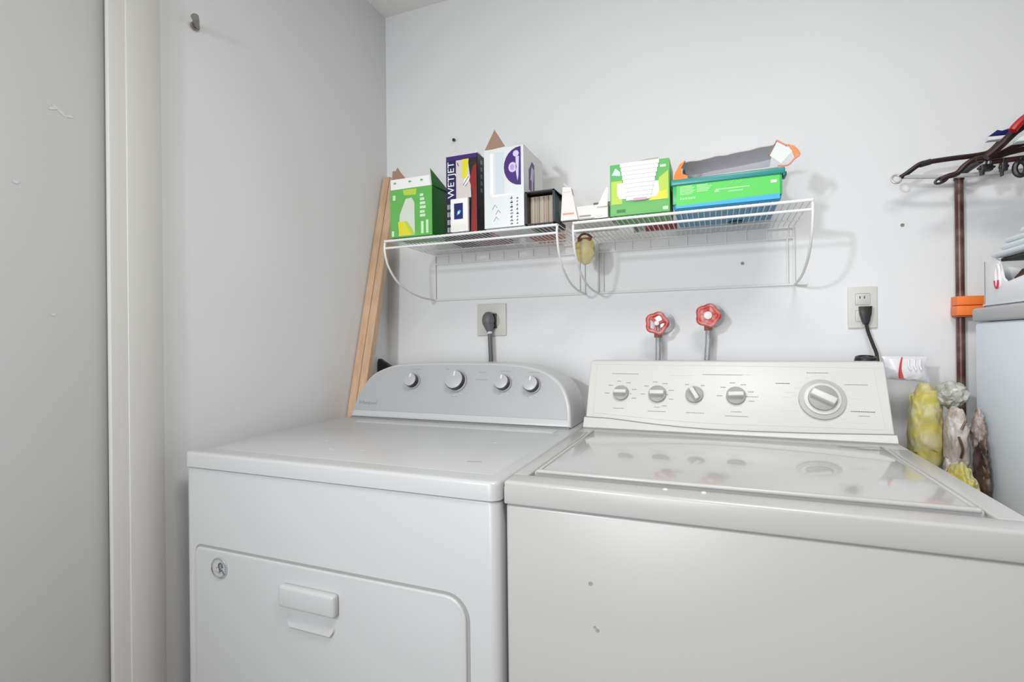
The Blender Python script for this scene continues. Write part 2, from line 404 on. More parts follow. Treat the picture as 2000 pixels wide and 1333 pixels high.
# lower apron bulging out below the sagging edge
t = bmesh.new(); rows = []
for p in seam:
    z0 = p.z-.001; zz = [z0, z0-.0015, (z0+.914)/2, .916, .9135]; oo = [0, .004, .0065, .006, 0]
    rows.append([t.verts.new(Pw(min(max(p.x, .8065), 1.4805), z, o)) for z, o in zip(zz, oo)])
for i in range(len(rows)-1):
    for k in range(4): t.faces.new((rows[i][k], rows[i+1][k], rows[i+1][k+1], rows[i][k+1]))
t.faces.new(rows[0]); t.faces.new(rows[-1][::-1])
bmesh.ops.recalc_face_normals(t, faces=t.faces)
b.merge(t, WPLAS)
b.build('apron', WC)
b = MB().tube([p+nw*.0002 for p in seam], .0011, MARK, 5)
b.tube([Pw(.828, 1.078, .0), Pw(.828, .948, .0)], .0009, LGREY, 5)
b.tube([Pw(.815, 1.0765, .0), Pw(1.474, 1.072, .0)], .0008, LGREY, 5)
b.tube([Pw(1.455, 1.070, .0), Pw(1.462, .942, .0)], .0008, LGREY, 5)
pts = [Pw(.829, .953, 0), Pw(.90, .949, 0), Pw(1.03, .942, 0), Pw(1.15, .940, 0), Pw(1.3, .942, 0), Pw(1.46, .943, 0)]
b.tube(pts, .0009, LGREY, 5, smooth=4)
b.build('panel_edge', WC)
b = MB().box((.81, -.3, .9128), (1.478, -.29, .9150), GAPM); b.build('console_seam', WC)
for x, z, r, rot in ((.8965, 1.0025, .0195, 0), (.9878, 1.0025, .0215, 0), (1.0759, 1.0035, .0205, 60), (1.1698, 1.0035, .0215, -2)):
    M = frame(Pw(x, z), kw)
    b = MB().cyl((0, 0, .004), r, .010, KNOBG, 'z', 40, bev=.0015, M=M)
    b.box((-r*.80, -r*.24, .004), (r*.80, r*.24, .023), WPLAS, .002, 3, M=M @ Matrix.Rotation(R(-rot if rot > 0 else -rot), 4, 'Z'))
    b.build('dial', WC)
M = frame(Pw(1.3486, 1.0005), kw)
b = MB().cyl((0, 0, .003), .047, .008, mat('dial_ring', (.44, .44, .42), .4), 'z', 56, bev=.001, M=M)
b.cyl((0, 0, .008), .037, .006, WPLAS, 'z', 48, bev=.001, M=M)
b.cyl((0, 0, .014), .029, .010, KNOBG, 'z', 48, bev=.001, M=M)
b.box((-.026, -.008, .010), (.026, .008, .034), WPLAS, .003, 3, M=M @ Matrix.Rotation(R(-28), 4, 'Z'))
lab(b.build('dial', WC), 'large timer dial with grey ring')
b = WCON; o_ = lambda x, z: Pw(x, z, .0003)
for x, z, n in ((.8965, 1.0025, 6), (.9878, 1.0025, 7), (1.1698, 1.0035, 6)):
    for i in range(n):
        a = R(180-240*i/(n-1)) if n > 6 else R(180-200*i/(n-1)); dash(b, x+math.cos(a)*.036, z+math.sin(a)*.031, .012, MARK, o_, kw, .002, i)
    b.tube([o_(x+.022, z), o_(x+.027, z)], .0006, MARK, 4)
for i, a in enumerate((125, 50)): dash(b, 1.0759+math.cos(R(a))*.03, 1.0035+math.sin(R(a))*.03, .008, MARK, o_, kw, .002, i)
for i in range(20):
    a = R(i*18+9); dash(b, 1.3486+math.cos(a)*.056, 1.0005+math.sin(a)*.054, .007, LGREY, o_, kw, .0016, i)
for x, z, w_, mm in ((.905, 1.052, .07, MARK), (1.045, 1.050, .055, LGREY), (1.14, 1.053, .09, MARK), (1.195, 1.054, .02, LGREY), (1.345, 1.060, .045, MARK), (.893, .966, .028, MARK), (.988, .972, .014, MARK), (.988, .962, .045, MARK), (1.078, .962, .042, MARK), (1.17, .968, .024, MARK), (1.17, .958, .050, MARK),
                     (1.272, 1.035, .030, MARKD), (1.418, 1.035, .045, MARK), (1.425, .978, .045, MARKD), (1.427, .969, .02, MARK), (1.28, .975, .028, LGREY), (1.278, 1.005, .02, LGREY), (1.415, 1.005, .02, LGREY), (1.41, .955, .05, LGREY), (1.285, 1.015, .018, LGREY), (1.205, 1.003, .028, MARK)):
    dash(b, x, z, w_, mm, o_, kw)
o0 = Vector(WA['_o'])
for v in b.bm.verts: v.co -= o0
b.bm.to_mesh(WC.data); b.bm.free()
for m_ in b.mats: WC.data.materials.append(m_)
for p in WC.data.polygons: p.use_smooth = True
WC.data.set_sharp_from_angle(angle=R(35)); lab(WC, 'off-white console with rows of small grey dial markings')

# ------------------------------------------------------------------ wire shelves
def shelf(name, label, x0, x1):
    T = thing(name, label, 'shelf', ((x0+x1)/2, -.003, 1.29), 'white wire shelves end to end on the back wall')
    zt = 1.4455
    for z in (zt, 1.4245):
        MB().tube([(x0, -.303, z), (x1, -.303, z)], .0036 if z == zt else .0033, WIRE, 8).build('front_rail', T)
    b = MB(); n = int(round((x1-x0)/.0133))
    for i in range(n+1):
        x = x0+(x1-x0)*i/n
        pts = [(x, -.303, 1.4245), (x, -.3035, zt+.003), (x, -.290, zt+.0036), (x, -.008, zt+.0036)]
        if i % 4 == 0: pts.append((x, -.005, 1.415))
        b.tube(pts[1:] if 0 < i < n else pts, .0013, WIRE, 5)
    for y in (-.20, -.10): b.tube([(x0, y, zt), (x1, y, zt)], .0022, WIRE, 6)
    b.build('deck_wires', T)
    MB().tube([(x0-.0, -.005, 1.416), (x1, -.005, 1.416)], .0026, WIRE, 8).build('back_rail', T)
    MB().tube([(x0, -.005, zt), (x1, -.005, zt)], .0026, WIRE, 8).build('back_rail', T)
    MB().tube([(x0-.004, -.006, 1.2885), (x1+.03 if x1 > 1 else x1+.004, -.006, 1.2885)], .003, WIRE, 8).build('bottom_rail', T)
    for x in (x0, x1):
        hoop = [Vector((x, -.296, zt+.001)), Vector((x, -.303, zt-.012)), Vector((x, -.300, 1.405)), Vector((x, -.283, 1.370)), Vector((x, -.24, 1.332)), Vector((x, -.17, 1.305)), Vector((x, -.09, 1.292)), Vector((x, -.006, 1.2885))]
        MB().tube(hoop, .0032, WIRE, 8, smooth=5).build('side_hoop', T)
        s_ = 1 if x == x0 else -1
        b = MB().tube([(x, -.005, zt), (x, -.005, 1.2885)], .003, WIRE, 8)
        if x1 > 1 or x == x1: b.tube([(x+s_*.016, -.005, 1.416), (x+s_*.016, -.005, 1.2885)], .0026, WIRE, 8)
        b.build('wall_post', T)
    return T
shelf('wire_shelf', 'white wire shelf nearer the left wall, above the square outlet', .203, .7425)
shelf('wire_shelf', 'white wire shelf on the right, carrying the long green tub', .786, 1.328)
ZS = 1.4535

# ------------------------------------------------------------------ boards in the corner
for i, (xa, xb, lbl) in enumerate(((.004, .032, 'pale wooden board leaning in the corner, the one against the left wall'), (.034, .062, 'pale wooden board leaning in the corner, the one nearer the dryer'))):
    zt = 1.743 if i == 0 else 1.737; top = -.032; sl = .2525
    b = MB(); y0 = lambda z: -(.034+(1.743-z)*sl)+.004
    b.prism([(xa, y0(0), 0.0), (xa, y0(zt), zt), (xa, y0(zt)+.026, zt), (xa, y0(0)+.026, 0.0)], (xb-xa, 0, 0), BOARD)
    bmesh.ops.bevel(b.bm, geom=b.bm.edges[:], offset=.0015, segments=1, affect='EDGES')
    tag(b.build('wooden_board', org=(xa, y0(0), 0)), lbl, 'board', 'boards leaning in the corner')
b = MB().prism([(-.0+.066, -.09, 0), (.066, -.09, 1.02), (.066, -.055, 1.088), (.066, -.02, 1.02), (.066, -.02, 0)], (.03, 0, 0), BLACK)
b = MB().prism([(.004, -.075, 0), (.075, -.075, 0), (.075, -.075, 1.045), (.052, -.075, 1.058), (.008, -.075, 1.083), (.004, -.075, 1.07)], (0, .02, 0), BLACK, .001)
tag(b.build('black_cardboard', org=(.04, -.06, 0)), 'black cardboard corner poking up behind the silver dryer console', 'cardboard')

# ------------------------------------------------------------------ outlets, plugs, cords
T = thing('wall_outlet', 'square beige outlet plate above the dryer holding a round grey plug', 'outlet', (.42, 0, 1.2145))
MB().box((.366, -.006, 1.160), (.473, .0, 1.269), BEIGE, .002, 3).build('cover_plate', T)
MB().cyl((.4195, -.007, 1.212), .030, .004, mat('beige_socket', (.50, .49, .45), .4), 'y', 32).build('socket', T)
T = thing('power_cord', 'grey dryer cord with round plug in the square beige outlet', 'power cord', (.42, -.03, 1.0))
b = MB().sph((.417, -.026, 1.212), .023, RUB, (.95, .85, 1.25), 24)
b.tube([(.420, -.026, 1.195), (.4235, -.03, 1.172)], [.019, .009], RUB, 14)
b.box((.425, -.012, 1.185), (.441, -.007, 1.235), BLACK, .002)
b.build('plug', T)
MB().tube([(.4235, -.03, 1.178), (.4245, -.031, 1.166)], .0085, mat('cord_collar', (.6, .6, .6), .4), 12).build('cord_collar', T)
b = MB().tube([(.4245, -.031, 1.168), (.426, -.030, 1.12), (.427, -.03, 1.06), (.43, -.05, .9), (.44, -.07, .4)], .0075, RUB, 12, smooth=4); b.build('cable', T)

T = thing('wall_outlet', 'tall ivory outlet plate above the right end of the washer with a black plug', 'outlet', (1.485, 0, 1.22))
MB().box((1.4525, -.006, 1.1655), (1.5178, .0, 1.2745), IVORY, .002, 3).build('cover_plate', T)
b = MB()
for z in (1.242, 1.198): b.box((1.468, -.0075, z-.015), (1.502, -.005, z+.015), mat('ivory_socket', (.60, .60, .565), .4), .003)
b.box((1.478, -.0079, 1.243), (1.480, -.0070, 1.250), BLACK); b.box((1.488, -.0079, 1.243), (1.490, -.0070, 1.250), BLACK)
b.build('socket', T)
T = thing('power_cord', 'black washer cord with flat plug in the tall ivory outlet', 'power cord', (1.50, -.03, 1.0))
b = MB().prism([(1.475, -.030, 1.222), (1.5015, -.030, 1.222), (1.5, -.030, 1.202), (1.494, -.030, 1.176), (1.484, -.030, 1.176), (1.4765, -.030, 1.202)], (0, .022, 0), BLACK, .003); b.build('plug', T)
b = MB().tube([(1.489, -.02, 1.18), (1.4925, -.024, 1.155), (1.502, -.03, 1.12), (1.508, -.035, 1.095), (1.506, -.05, 1.05), (1.50, -.07, .9), (1.49, -.08, .5)], .0042, BLACK, 10, smooth=5)
b.build('cable', T)
b = MB()
for k in range(3):
    pts = [Vector((1.4665+.019*math.cos(a)+.001*k, -.105+.017*math.sin(a), 1.0825+.0040*k+.003*math.sin(a))) for a in [i*math.pi/9 for i in range(18)]]
    b.tube(pts, .0046, BLACK, 8, True)
b.sph((1.4665, -.105, 1.085), .019, BLACK, (1, .9, .5))
lab(b.build('cable_coil', T), 'bundled black cord loop behind the washer console')

# ------------------------------------------------------------------ valves with hoses
def valve(x, z, label, style):
    T = thing('water_valve', label, 'valve', (x+.01, 0, z), 'red-handled water valves above the washer')
    b = MB().cyl((x+.012, -.004, z+.003), .031, .008, mat('flange_grey', (.62, .66, .68), .3, metal=.3), 'y', 40, bev=.002); b.build('wall_flange', T)
    b = MB().cyl((x+.006, -.03, z), .011, .055, CHROME, 'y', 20); b.cyl((x, -.05, z-.012), .011, .03, CHROME, 'z', 20)
    b.cyl((x, -.05, z-.033), .0125, .016, mat('brass_nut', (.35, .16, .12), .4, metal=.4), 'z', 6); b.build('valve_body', T)
    n = 5; pts = []
    for i in range(60):
        a = i*2*math.pi/60; r = .0262+.0022*math.cos(n*a); pts.append((x+r*math.cos(a), -.082, z+r*math.sin(a)))
    b = MB().tube(pts, .0062, RED, 10, True)
    for i in range(n if style else 3):
        a = 2*math.pi*i/(n if style else 3)+.3; b.tube([(x, -.082, z), (x+.026*math.cos(a), -.082, z+.026*math.sin(a))], .0048, RED, 8)
    if style: b.cyl((x, -.082, z), .024, .006, RED, 'y', 30)
    b.build('handle', T)
    b = MB().cyl((x, -.084, z), .011 if style else .007, .016, mat('cap_white', (.75, .70, .70), .4), 'y', 24, bev=.002); b.build('cap', T)
    return T
valve(.9706, 1.1881, 'left valve above the washer, its red wheel handle open-spoked', 0)
valve(1.1071, 1.2063, 'right valve above the washer, its red handle a fuller disc', 1)
for x, z, dx, l in ((.9706, 1.152, -.001, 'braided grey hose hanging from the left red valve'), (1.1071, 1.170, -.004, 'braided grey hose hanging from the right red valve')):
    b = MB().tube([(x, -.05, z), (x+dx*.2, -.05, z-.04), (x+dx, -.052, z-.09), (x+dx*1.5, -.06, z-.25), (x+dx*2, -.08, z-.7)], .0078, HOSE, 12, smooth=5)
    tag(b.build('water_hose', org=(x, -.05, z)), l, 'hose', 'braided supply hoses')

# ------------------------------------------------------------------ hook, screws, marks on walls
T = thing('wall_hook', 'small metal hook screwed high into the left wall', 'hook', (0, -.75, 1.888))
b = MB().cyl((.003, -.754, 1.8875), .010, .006, mat('hook_metal', (.32, .30, .28), .35, metal=.7), 'x', 20); b.build('base', T)
b = MB().tube([(.004, -.752, 1.886), (.014, -.760, 1.889), (.022, -.767, 1.891), (.027, -.773, 1.892)], [.006, .0085], MATS['hook_metal'], 12, smooth=4); b.build('hook', T)
b = MB().tube([(.2835, .0, 1.8455), (.2835, -.012, 1.846), (.2870, -.016, 1.8445), (.2915, -.015, 1.842)], .0028, BLACK, 8); b.cyl((.2835, -.002, 1.8455), .0065, .003, WHITE, 'y', 16)
b.cyl((.2835, -.006, 1.846), .0055, .006, BLACK, 'y', 8)
tag(b.build('black_screw', org=(.2835, 0, 1.8455)), 'tiny black screw in the back wall above the purple box', 'screw')
for x, z, r, l in ((1.1986, 1.355, .0045, 'small grey screw in the wall under the right shelf'), (1.5742, 1.4291, .0042, 'small dark nail in the wall left of the brown pole')):
    b = MB().cyl((x, -.001, z), r, .003, MARK, 'y', 14); b.box((x-.003, -.0029, z-.0005), (x+.003, -.0024, z+.0005), MARKD)
    tag(b.build('wall_screw', org=(x, 0, z)), l, 'screw')

# ------------------------------------------------------------------ boxes on the shelves
def carton(b, x0, x1, y0, y1, z0, z1, outer, inner=None, th=.0015, open_front=False):
    """open-topped carton with real walls"""
    inner = inner or outer
    b.box((x0, y0, z0), (x1, y1, z0+th), outer)
    b.box((x0, y0, z0), (x1, y0+th, z1), outer) if not open_front else None
    b.box((x0, y1-th, z0), (x1, y1, z1), outer)
    b.box((x0, y0+th, z0+th), (x0+th, y1-th, z1), outer); b.box((x1-th, y0+th, z0+th), (x1, y1-th, z1), outer)

# green duster/pad box, far left
T = thing('refill_box', 'small green refill box with white bottle picture, leftmost on the shelves', 'box', (.296, -.25, ZS), 'boxes on the wire shelves')
b = MB(); x0, x1, y0, y1, z1 = .2232, .3665, -.300, -.205, 1.597
carton(b, x0, x1, y0, y1, ZS, z1, GRNP)
e = y0-.0004
b.frr(e, x0, ZS, x1, z1, GRNP)
e -= .0003; b.fr(e, [(.268, z1-.004), (.316, z1-.004), (.312, z1-.022), (.272, z1-.020)], LIME)
b.fr(e, [(.252, ZS+.004), (.308, ZS+.004), (.307, 1.553), (.298, 1.568), (.277, 1.566), (.256, 1.520)], mat('bottle_print', (.62, .66, .58), .5))
b.fr(e-.0003, [(.254, ZS+.005), (.296, ZS+.005), (.272, 1.500), (.250, 1.500)], YEL)
b.fr(e-.0003, [(.296, ZS+.005), (.308, ZS+.005), (.300, 1.475), (.280, 1.500), (.272, 1.500)], LIME)
for i, (z, w_) in enumerate(((1.572, .012), (1.560, .015), (1.548, .018), (1.536, .02), (1.523, .016), (1.512, .018))):
    b.frr(e-.0002, .326, z-.004, .326+w_, z+.004, PALE)
b.frr(e-.0002, .329, ZS+.006, .338, 1.495, PALE); b.frr(e-.0002, .346, ZS+.006, .354, 1.498, PALE)
b.frr(e-.0002, .228, ZS+.004, .236, 1.474, PALE); b.frr(e-.0002, .232, 1.565, .242, 1.580, PALE)
b.sd(x1+.0004, [(y0, ZS), (y1, ZS), (y1, z1), (y0, z1)], GRND)
b.build('carton', T)
b = MB().prism([(x0+.002, y0, z1), (x1-.004, y0, z1), (x1-.006, y0-.004, z1+.029), (x0+.004, y0-.004, z1+.029)], (0, .001, 0), PAPER)
for x in (.238, .290, .330): b.frr(y0-.0046, x, z1+.016, x+.008, z1+.020, GRNP)
lab(b.build('front_flap', T), 'white front flap')
b = MB().prism([(x1, y0, z1), (x1, y1, z1), (x1+.006, y1-.0, z1+.002), (x1-.008, y0+.004, z1+.050)], (.0012, 0, 0), GRND)
b.build('side_flap', T)
b = MB().prism([(x0+.001, -.2935, z1), (x0+.040, -.2935, z1), (.2735, -.293, 1.6290), (.2605, -.2925, 1.6430), (.2520, -.292, 1.6540), (.2440, -.292, 1.6660), (.2370, -.292, 1.6560), (.2265, -.2925, 1.6570)], (0, .0015, 0), CARD)
lab(b.build('back_flap', T), 'torn brown cardboard flap')

# purple / red tall box
T = thing('cleaning_kit_box', 'tall purple and red box reading WETJET behind the small white card', 'box', (.455, -.24, ZS), 'boxes on the wire shelves')
b = MB(); x0, x1, y0, y1, z1 = .4055, .5035, -.284, -.207, 1.676
b.box((x0, y0, ZS), (x1, y1, z1), BLKP, .0008)
e = y0-.0005; b.frr(e, x0, ZS, x1, z1, BLKP)
e -= .0003
b.fr(e, [(x0, 1.55), (x0+.034, 1.545), (x0+.034, z1), (x0, z1)], PURP)
b.frr(e-.0001, x0, z1-.012, x1, z1, VIOL)
b.fr(e-.0001, [(x0+.032, 1.552), (x0+.080, 1.552), (x0+.078, 1.60), (x0+.070, z1-.014), (x0+.032, z1-.014)], mat('print_cream', (.62, .58, .54), .5))
b.fr(e-.0002, [(x0+.052, 1.610), (x0+.066, 1.605), (x0+.073, z1-.013), (x0+.052, z1-.013)], YEL)
b.fr(e-.0002, [(x0+.078, ZS), (x1-.001, ZS), (x1-.001, z1-.03), (x0+.086, 1.64), (x0+.074, 1.60), (x0+.084, 1.57)], REDP)
b.fr(e-.0003, [(x0+.055, 1.585), (x0+.074, 1.596), (x0+.072, 1.618), (x0+.058, 1.604)], PAPER)
b.tube([(x0+.055, e-.0006, 1.588), (x0+.072, e-.0006, 1.612)], .001, MARKD, 4); b.tube([(x0+.062, e-.0006, 1.585), (x0+.074, e-.0006, 1.600)], .0007, MARKD, 4)
b.tube([(x0+.037, e-.0006, 1.655), (x0+.040, e-.0006, 1.645)], .0012, REDP, 4)
for i in range(16): b.frr(e-.0001, x0+.003+(i % 4)*.007, ZS+.004+(i//4)*.022, x0+.008+(i % 4)*.007, ZS+.018+(i//4)*.022, mat('print_slate', (.30, .38, .42), .5))
M = Matrix.Translation((x0+.0165, e-.0006, 1.598)) @ Matrix.Rotation(R(90), 4, 'Y').to_3x3().to_4x4()
M = Matrix(((0, -1, 0), (0, 0, -1), (1, 0, 0))).to_4x4(); M.translation = Vector((x0+.0165, e-.0004, 1.608))
text_into(b, 'WETJET', .030, PAPER, M)
b.sd(x1+.0006, [(y0+.001, ZS), (y1, ZS), (y1, z1), (y0+.001, z1)], BLKP)
for z in (1.57, 1.59, 1.61, 1.63, 1.65): b.sd(x1+.0009, [(-.262, z), (-.250, z), (-.250, z+.012), (-.262, z+.012)], mat('print_slate', (.3, .38, .42), .5))
b.build('carton', T)
b = MB().box((x1-.006, y0, z1), (x1, y0+.03, z1+.005), PAPER, .001); b.build('top_tab', T)

# small white card with dark blue picture
b = MB().box((.4265, -.3005, ZS), (.482, -.2890, 1.548), PAPER, .002)
b.frr(-.3010, .4385, 1.489, .4665, 1.534, NAVY)
b.fr(-.3013, [(.447, 1.500), (.456, 1.503), (.461, 1.512), (.455, 1.515), (.450, 1.511)], BLUE)
b.fr(-.3015, [(.450, 1.504), (.456, 1.505), (.456, 1.511), (.451, 1.510)], PAPER)
b.frr(-.3011, .432, 1.460, .476, 1.474, mat('card_beige', (.76, .76, .68), .6))
tag(b.build('small_white_box', org=(.454, -.295, ZS)), 'small white box with dark blue picture square, in front of the purple box', 'box', 'boxes on the wire shelves')

# tall silver-white box
T = thing('tall_white_box', 'tall silvery white box with purple emblem and one brown top flap raised', 'box', (.592, -.22, ZS), 'boxes on the wire shelves')
b = MB(); x0, x1, y0, y1, z1 = .5335, .6505, -.300, -.140, 1.671
carton(b, x0, x1, y0, y1, ZS, z1, SILBOX)
e = y0-.0005; b.frr(e, x0, ZS, x1, z1, SILBOX)
e -= .0003; b.frr(e, x0+.018, 1.545, x0+.028, z1-.012, PAPER); b.frr(e, x0+.034, 1.545, x0+.060, z1-.012, mat('print_grey_blue', (.60, .66, .70), .4))
b.frr(e, x0+.022, 1.538, x1-.03, 1.545, PAPER)
cxp = x1-.006
arc = [(cxp-.002, 1.564), (cxp-.002, 1.668)]+[(cxp-.0475*math.sin(R(a))-.004, 1.616+.052*math.cos(R(a))) for a in range(0, 181, 15)]
b.fr(e-.0002, arc, VIOL)
b.fr(e-.0004, [(cxp-.026+math.cos(R(a))*.012, 1.614+math.sin(R(a))*.014) for a in range(0, 360, 30)], mat('print_lilac', (.62, .55, .80), .5))
b.fr(e-.0006, [(cxp-.027+math.cos(R(a))*.006, 1.614+math.sin(R(a))*.008) for a in range(0, 360, 30)], mat('print_mauve', (.40, .32, .62), .5))
b.fr(e-.0004, [(cxp-.016+math.cos(R(a))*.009, 1.650+math.sin(R(a))*.009) for a in range(0, 360, 45)], MATS['print_lilac'])
b.fr(e-.0004, [(cxp-.017, 1.642), (cxp-.007, 1.642), (cxp-.009, 1.590), (cxp-.012, 1.575), (cxp-.016, 1.600)], MATS['print_lilac'])
for j, (xx, ww) in enumerate(((x1-.040, .010), (x1-.022, .007))):
    z = ZS+.006; rnd = random.Random(3+j)
    while z < 1.535:
        h = rnd.uniform(.004, .009); b.frr(e-.0002, xx, z, xx+ww*rnd.uniform(.6, 1), z+h*.4, MARKD)
        b.frr(e-.0002, xx+ww*.35, z, xx+ww*.6, z+h, MARK); z += h+.0035
for (px, pz) in ((x0+.024, 1.505), (x0+.034, 1.490), (x0+.028, 1.472)): b.tube([(px, e-.0004, pz), (px+.008, e-.0004, pz+.012), (px+.014, e-.0004, pz+.004)], .0007, MARK, 4)
b.sd(x1+.0005, [(y0, ZS), (y1, ZS), (y1, z1), (y0, z1)], PAPER)
b.sd(x1+.0008, [(-.262, 1.560), (-.215, 1.560), (-.215, 1.640), (-.235, 1.645), (-.262, 1.615)], VIOL)
b.sd(x1+.0010, [(-.250, 1.590), (-.225, 1.590), (-.22, 1.625), (-.24, 1.63)], MATS['print_lilac'])
b.sd(x1+.0010, [(-.240, 1.562), (-.228, 1.562), (-.228, 1.590), (-.240, 1.590)], MATS['print_lilac'])
b.build('carton', T)
b = MB().prism([(x0+.0005, y0+.002, z1), (x0+.062, y0+.002, z1+.005), (x0+.028, y0+.010, z1+.058)], (0, .0016, 0), CARD)
lab(b.build('top_flap', T), 'pointed brown cardboard flap standing up')
b = MB().prism([(x1, y0, z1), (x1, y1, z1), (x1-.030, y1, z1+.030), (x1-.028, y0+.05, z1+.032)], (.0008, 0, 0), PAPER); b.build('side_flap', T)

# small black box lying open towards the room
T = thing('open_black_box', 'small black box open towards the room, showing its beige inside', 'box', (.697, -.25, ZS), 'boxes on the wire shelves')
b = MB(); x0, x1, y0, y1, z1 = .6535, .7345, -.302, -.190, 1.5415; th = .0035
b.box((x0, y0, ZS), (x1, y1, ZS+.0015), BLACK); b.box((x0, y0, z1-th), (x1, y1, z1), BLACK); b.box((x0, y0, ZS), (x0+.006, y1, z1), BLACK); b.box((x1-th, y0, ZS), (x1, y1, z1), BLACK)
b.box((x0, y1-.002, ZS), (x1, y1, z1), BLACK)
b.build('case', T)
b = MB().box((x0+.0065, -.275, ZS+.002), (x1-.004, -.272, z1-.008), CARDL, .0005)
for i in range(5): b.box((x0+.012+i*.013, -.279, ZS+.002), (x0+.020+i*.013, -.2745, z1-.009), mat('liner_tan', (.36, .30, .235), .7) if i % 2 else CARDL, .0015)
lab(b.build('liner', T), 'beige corrugated liner'); 
b = MB().prism([(x1, y0, z1), (x1, y1, z1), (x1+.012, y1, z1-.006), (x1+.014, y0, z1-.014)], (0, 0, .0012), BLKP)
b.prism([(x1+.001, y0, ZS+.003), (x1+.007, y0+.02, ZS+.003), (x1+.007, y0+.02, z1-.018), (x1+.001, y0, z1-.004)], (.0012, 0, 0), mat('slate_card', (.06, .09, .10), .5))
b.build('side_flap', T)

# cream carton with open flaps, spanning the joint of the shelves
T = thing('open_carton', 'low white open carton with spread flaps between the black box and green box', 'box', (.82, -.22, ZS), 'boxes on the wire shelves')
CRM = mat('cream_card', (.76, .74, .71), .7)
b = MB(); x0, x1, y0, y1, z1 = .752, .874, -.290, -.130, 1.505
carton(b, x0, x1, y0, y1, ZS, 1.490, CRM)
b.box((x0+.002, y0+.003, ZS+.002), (x1-.002, y1-.003, 1.482), CARDL)
b.frr(y0-.0005, .80, 1.462, .83, 1.466, MARK); b.frr(y0-.0005, .795, 1.456, .84, 1.458, MARK); b.frr(y0-.0005, .845, 1.459, .86, 1.461, LGREY)
b.build('carton', T)
b = MB().prism([(x0-.0, -.299, ZS+.002), (x0+.046, -.299, ZS+.002), (x0+.028, -.299, 1.540), (x0+.006, -.299, 1.543)], (0, .0016, 0), CRM)
b.frr(-.2996, x0+.006, 1.470, x0+.036, 1.474, SALMON); b.frr(-.2995, x0+.007, 1.528, x0+.030, 1.530, LGREY)
lab(b.build('flap', T), 'cream flap standing up with faint red print')
b = MB().prism([(.756, -.288, 1.5535), (.760, -.288, 1.5575), (.835, -.290, 1.490), (.812, -.290, 1.488)], (0, .03, 0), mat('flap_grey', (.56, .54, .52), .7)); b.build('flap', T)
b = MB().prism([(x0+.095, -.294, ZS+.03), (x1, -.294, ZS+.03), (x1+.003, -.294, 1.530), (x1-.003, -.294, 1.530)], (0, .0016, 0), PAPER); b.build('flap', T)
b = MB().prism([(x0+.04, -.14, 1.488), (x1, -.14, 1.488), (x1, -.15, 1.533), (x0+.055, -.15, 1.533)], (0, .0016, 0), CARD); b.build('flap', T)

# square green box with white pads
T = thing('pad_refill_box', 'square green box with large white pad window, left of the green tub', 'box', (.955, -.22, ZS), 'boxes on the wire shelves')
b = MB(); x0, x1, y0, y1, z1 = .8825, 1.0265, -.300, -.19, 1.582
b.box((x0, y0, ZS), (x1, y1, z1), GRNP, .001)
b.prism([(x0+.074, -.272, z1)]+[(x1-.030+.030*math.sin(R(a))-.006, -.272, z1-.014+.026*math.cos(R(a))) for a in range(0, 91, 15)]+[(x1-.006, -.272, z1-.02)], (0, .06, 0), mat('green_rim', (.10, .40, .13), .4))
b.prism([(x0+.050, -.262, z1), (x0+.062, -.262, z1+.014), (x0+.085, -.262, z1+.018), (x1-.03, -.262, z1+.018), (x1-.03, -.262, z1)], (0, .03, 0), CARDL)
e = y0-.0006; b.frr(e, x0, ZS, x1, z1, mat('grass_print', (.10, .42, .10), .4))
e -= .0003
b.fr(e, [(x0+.003, 1.482), (x0+.030, 1.482), (x0+.030, 1.540), (x0+.003, 1.540)], LIME)
b.fr(e, [(x0+.105, 1.484), (x1-.003, 1.484), (x1-.003, 1.553), (x0+.120, 1.538)], LIME)
b.fr(e-.0002, [(x0+.094, 1.484), (x1-.006, 1.484), (x1-.006, 1.506), (x0+.108, 1.502)], YEL)
b.frr(e, x0+.004, 1.458, x1-.003, 1.478, GRNP)
b.fr(e-.0002, [(x0+.016, 1.460), (x0+.038, 1.460), (x0+.038, 1.468), (x0+.016, 1.468)], GRND)
b.frr(e-.0002, x1-.016, 1.458, x1-.004, 1.466, PALE)
b.fr(e-.0002, [(x0+.004, 1.556), (x0+.026, 1.552), (x0+.026, 1.562), (x0+.014, 1.573)], mat('print_ice', (.55, .70, .72), .4))
b.frr(e-.0002, x0+.122, 1.562, x0+.136, 1.568, PALE)
b.fr(e-.0003, [(x0+.018, 1.504), (x0+.024, 1.494), (x0+.112, 1.492), (x0+.120, 1.505), (x0+.118, 1.530), (x0+.018, 1.534)], PAPER)
b.build('carton', T)
b = MB()
n = 9
for i in range(n):
    z0_ = 1.488+i*.0105; x_a = x0+.046-(i*.0018); x_b = x0+.100+i*.0026
    b.box((x_a-.006, -.3045, z0_), (x_b, -.297, z0_+.0102), mat('pad_white', (.86, .86, .88), .8), .0012)
b.frr(-.3048, x0+.058, 1.486, x0+.090, 1.4925, mat('print_pinkish', (.65, .35, .45), .5))
lab(b.build('pad_stack', T), 'white folded pads showing through the window')

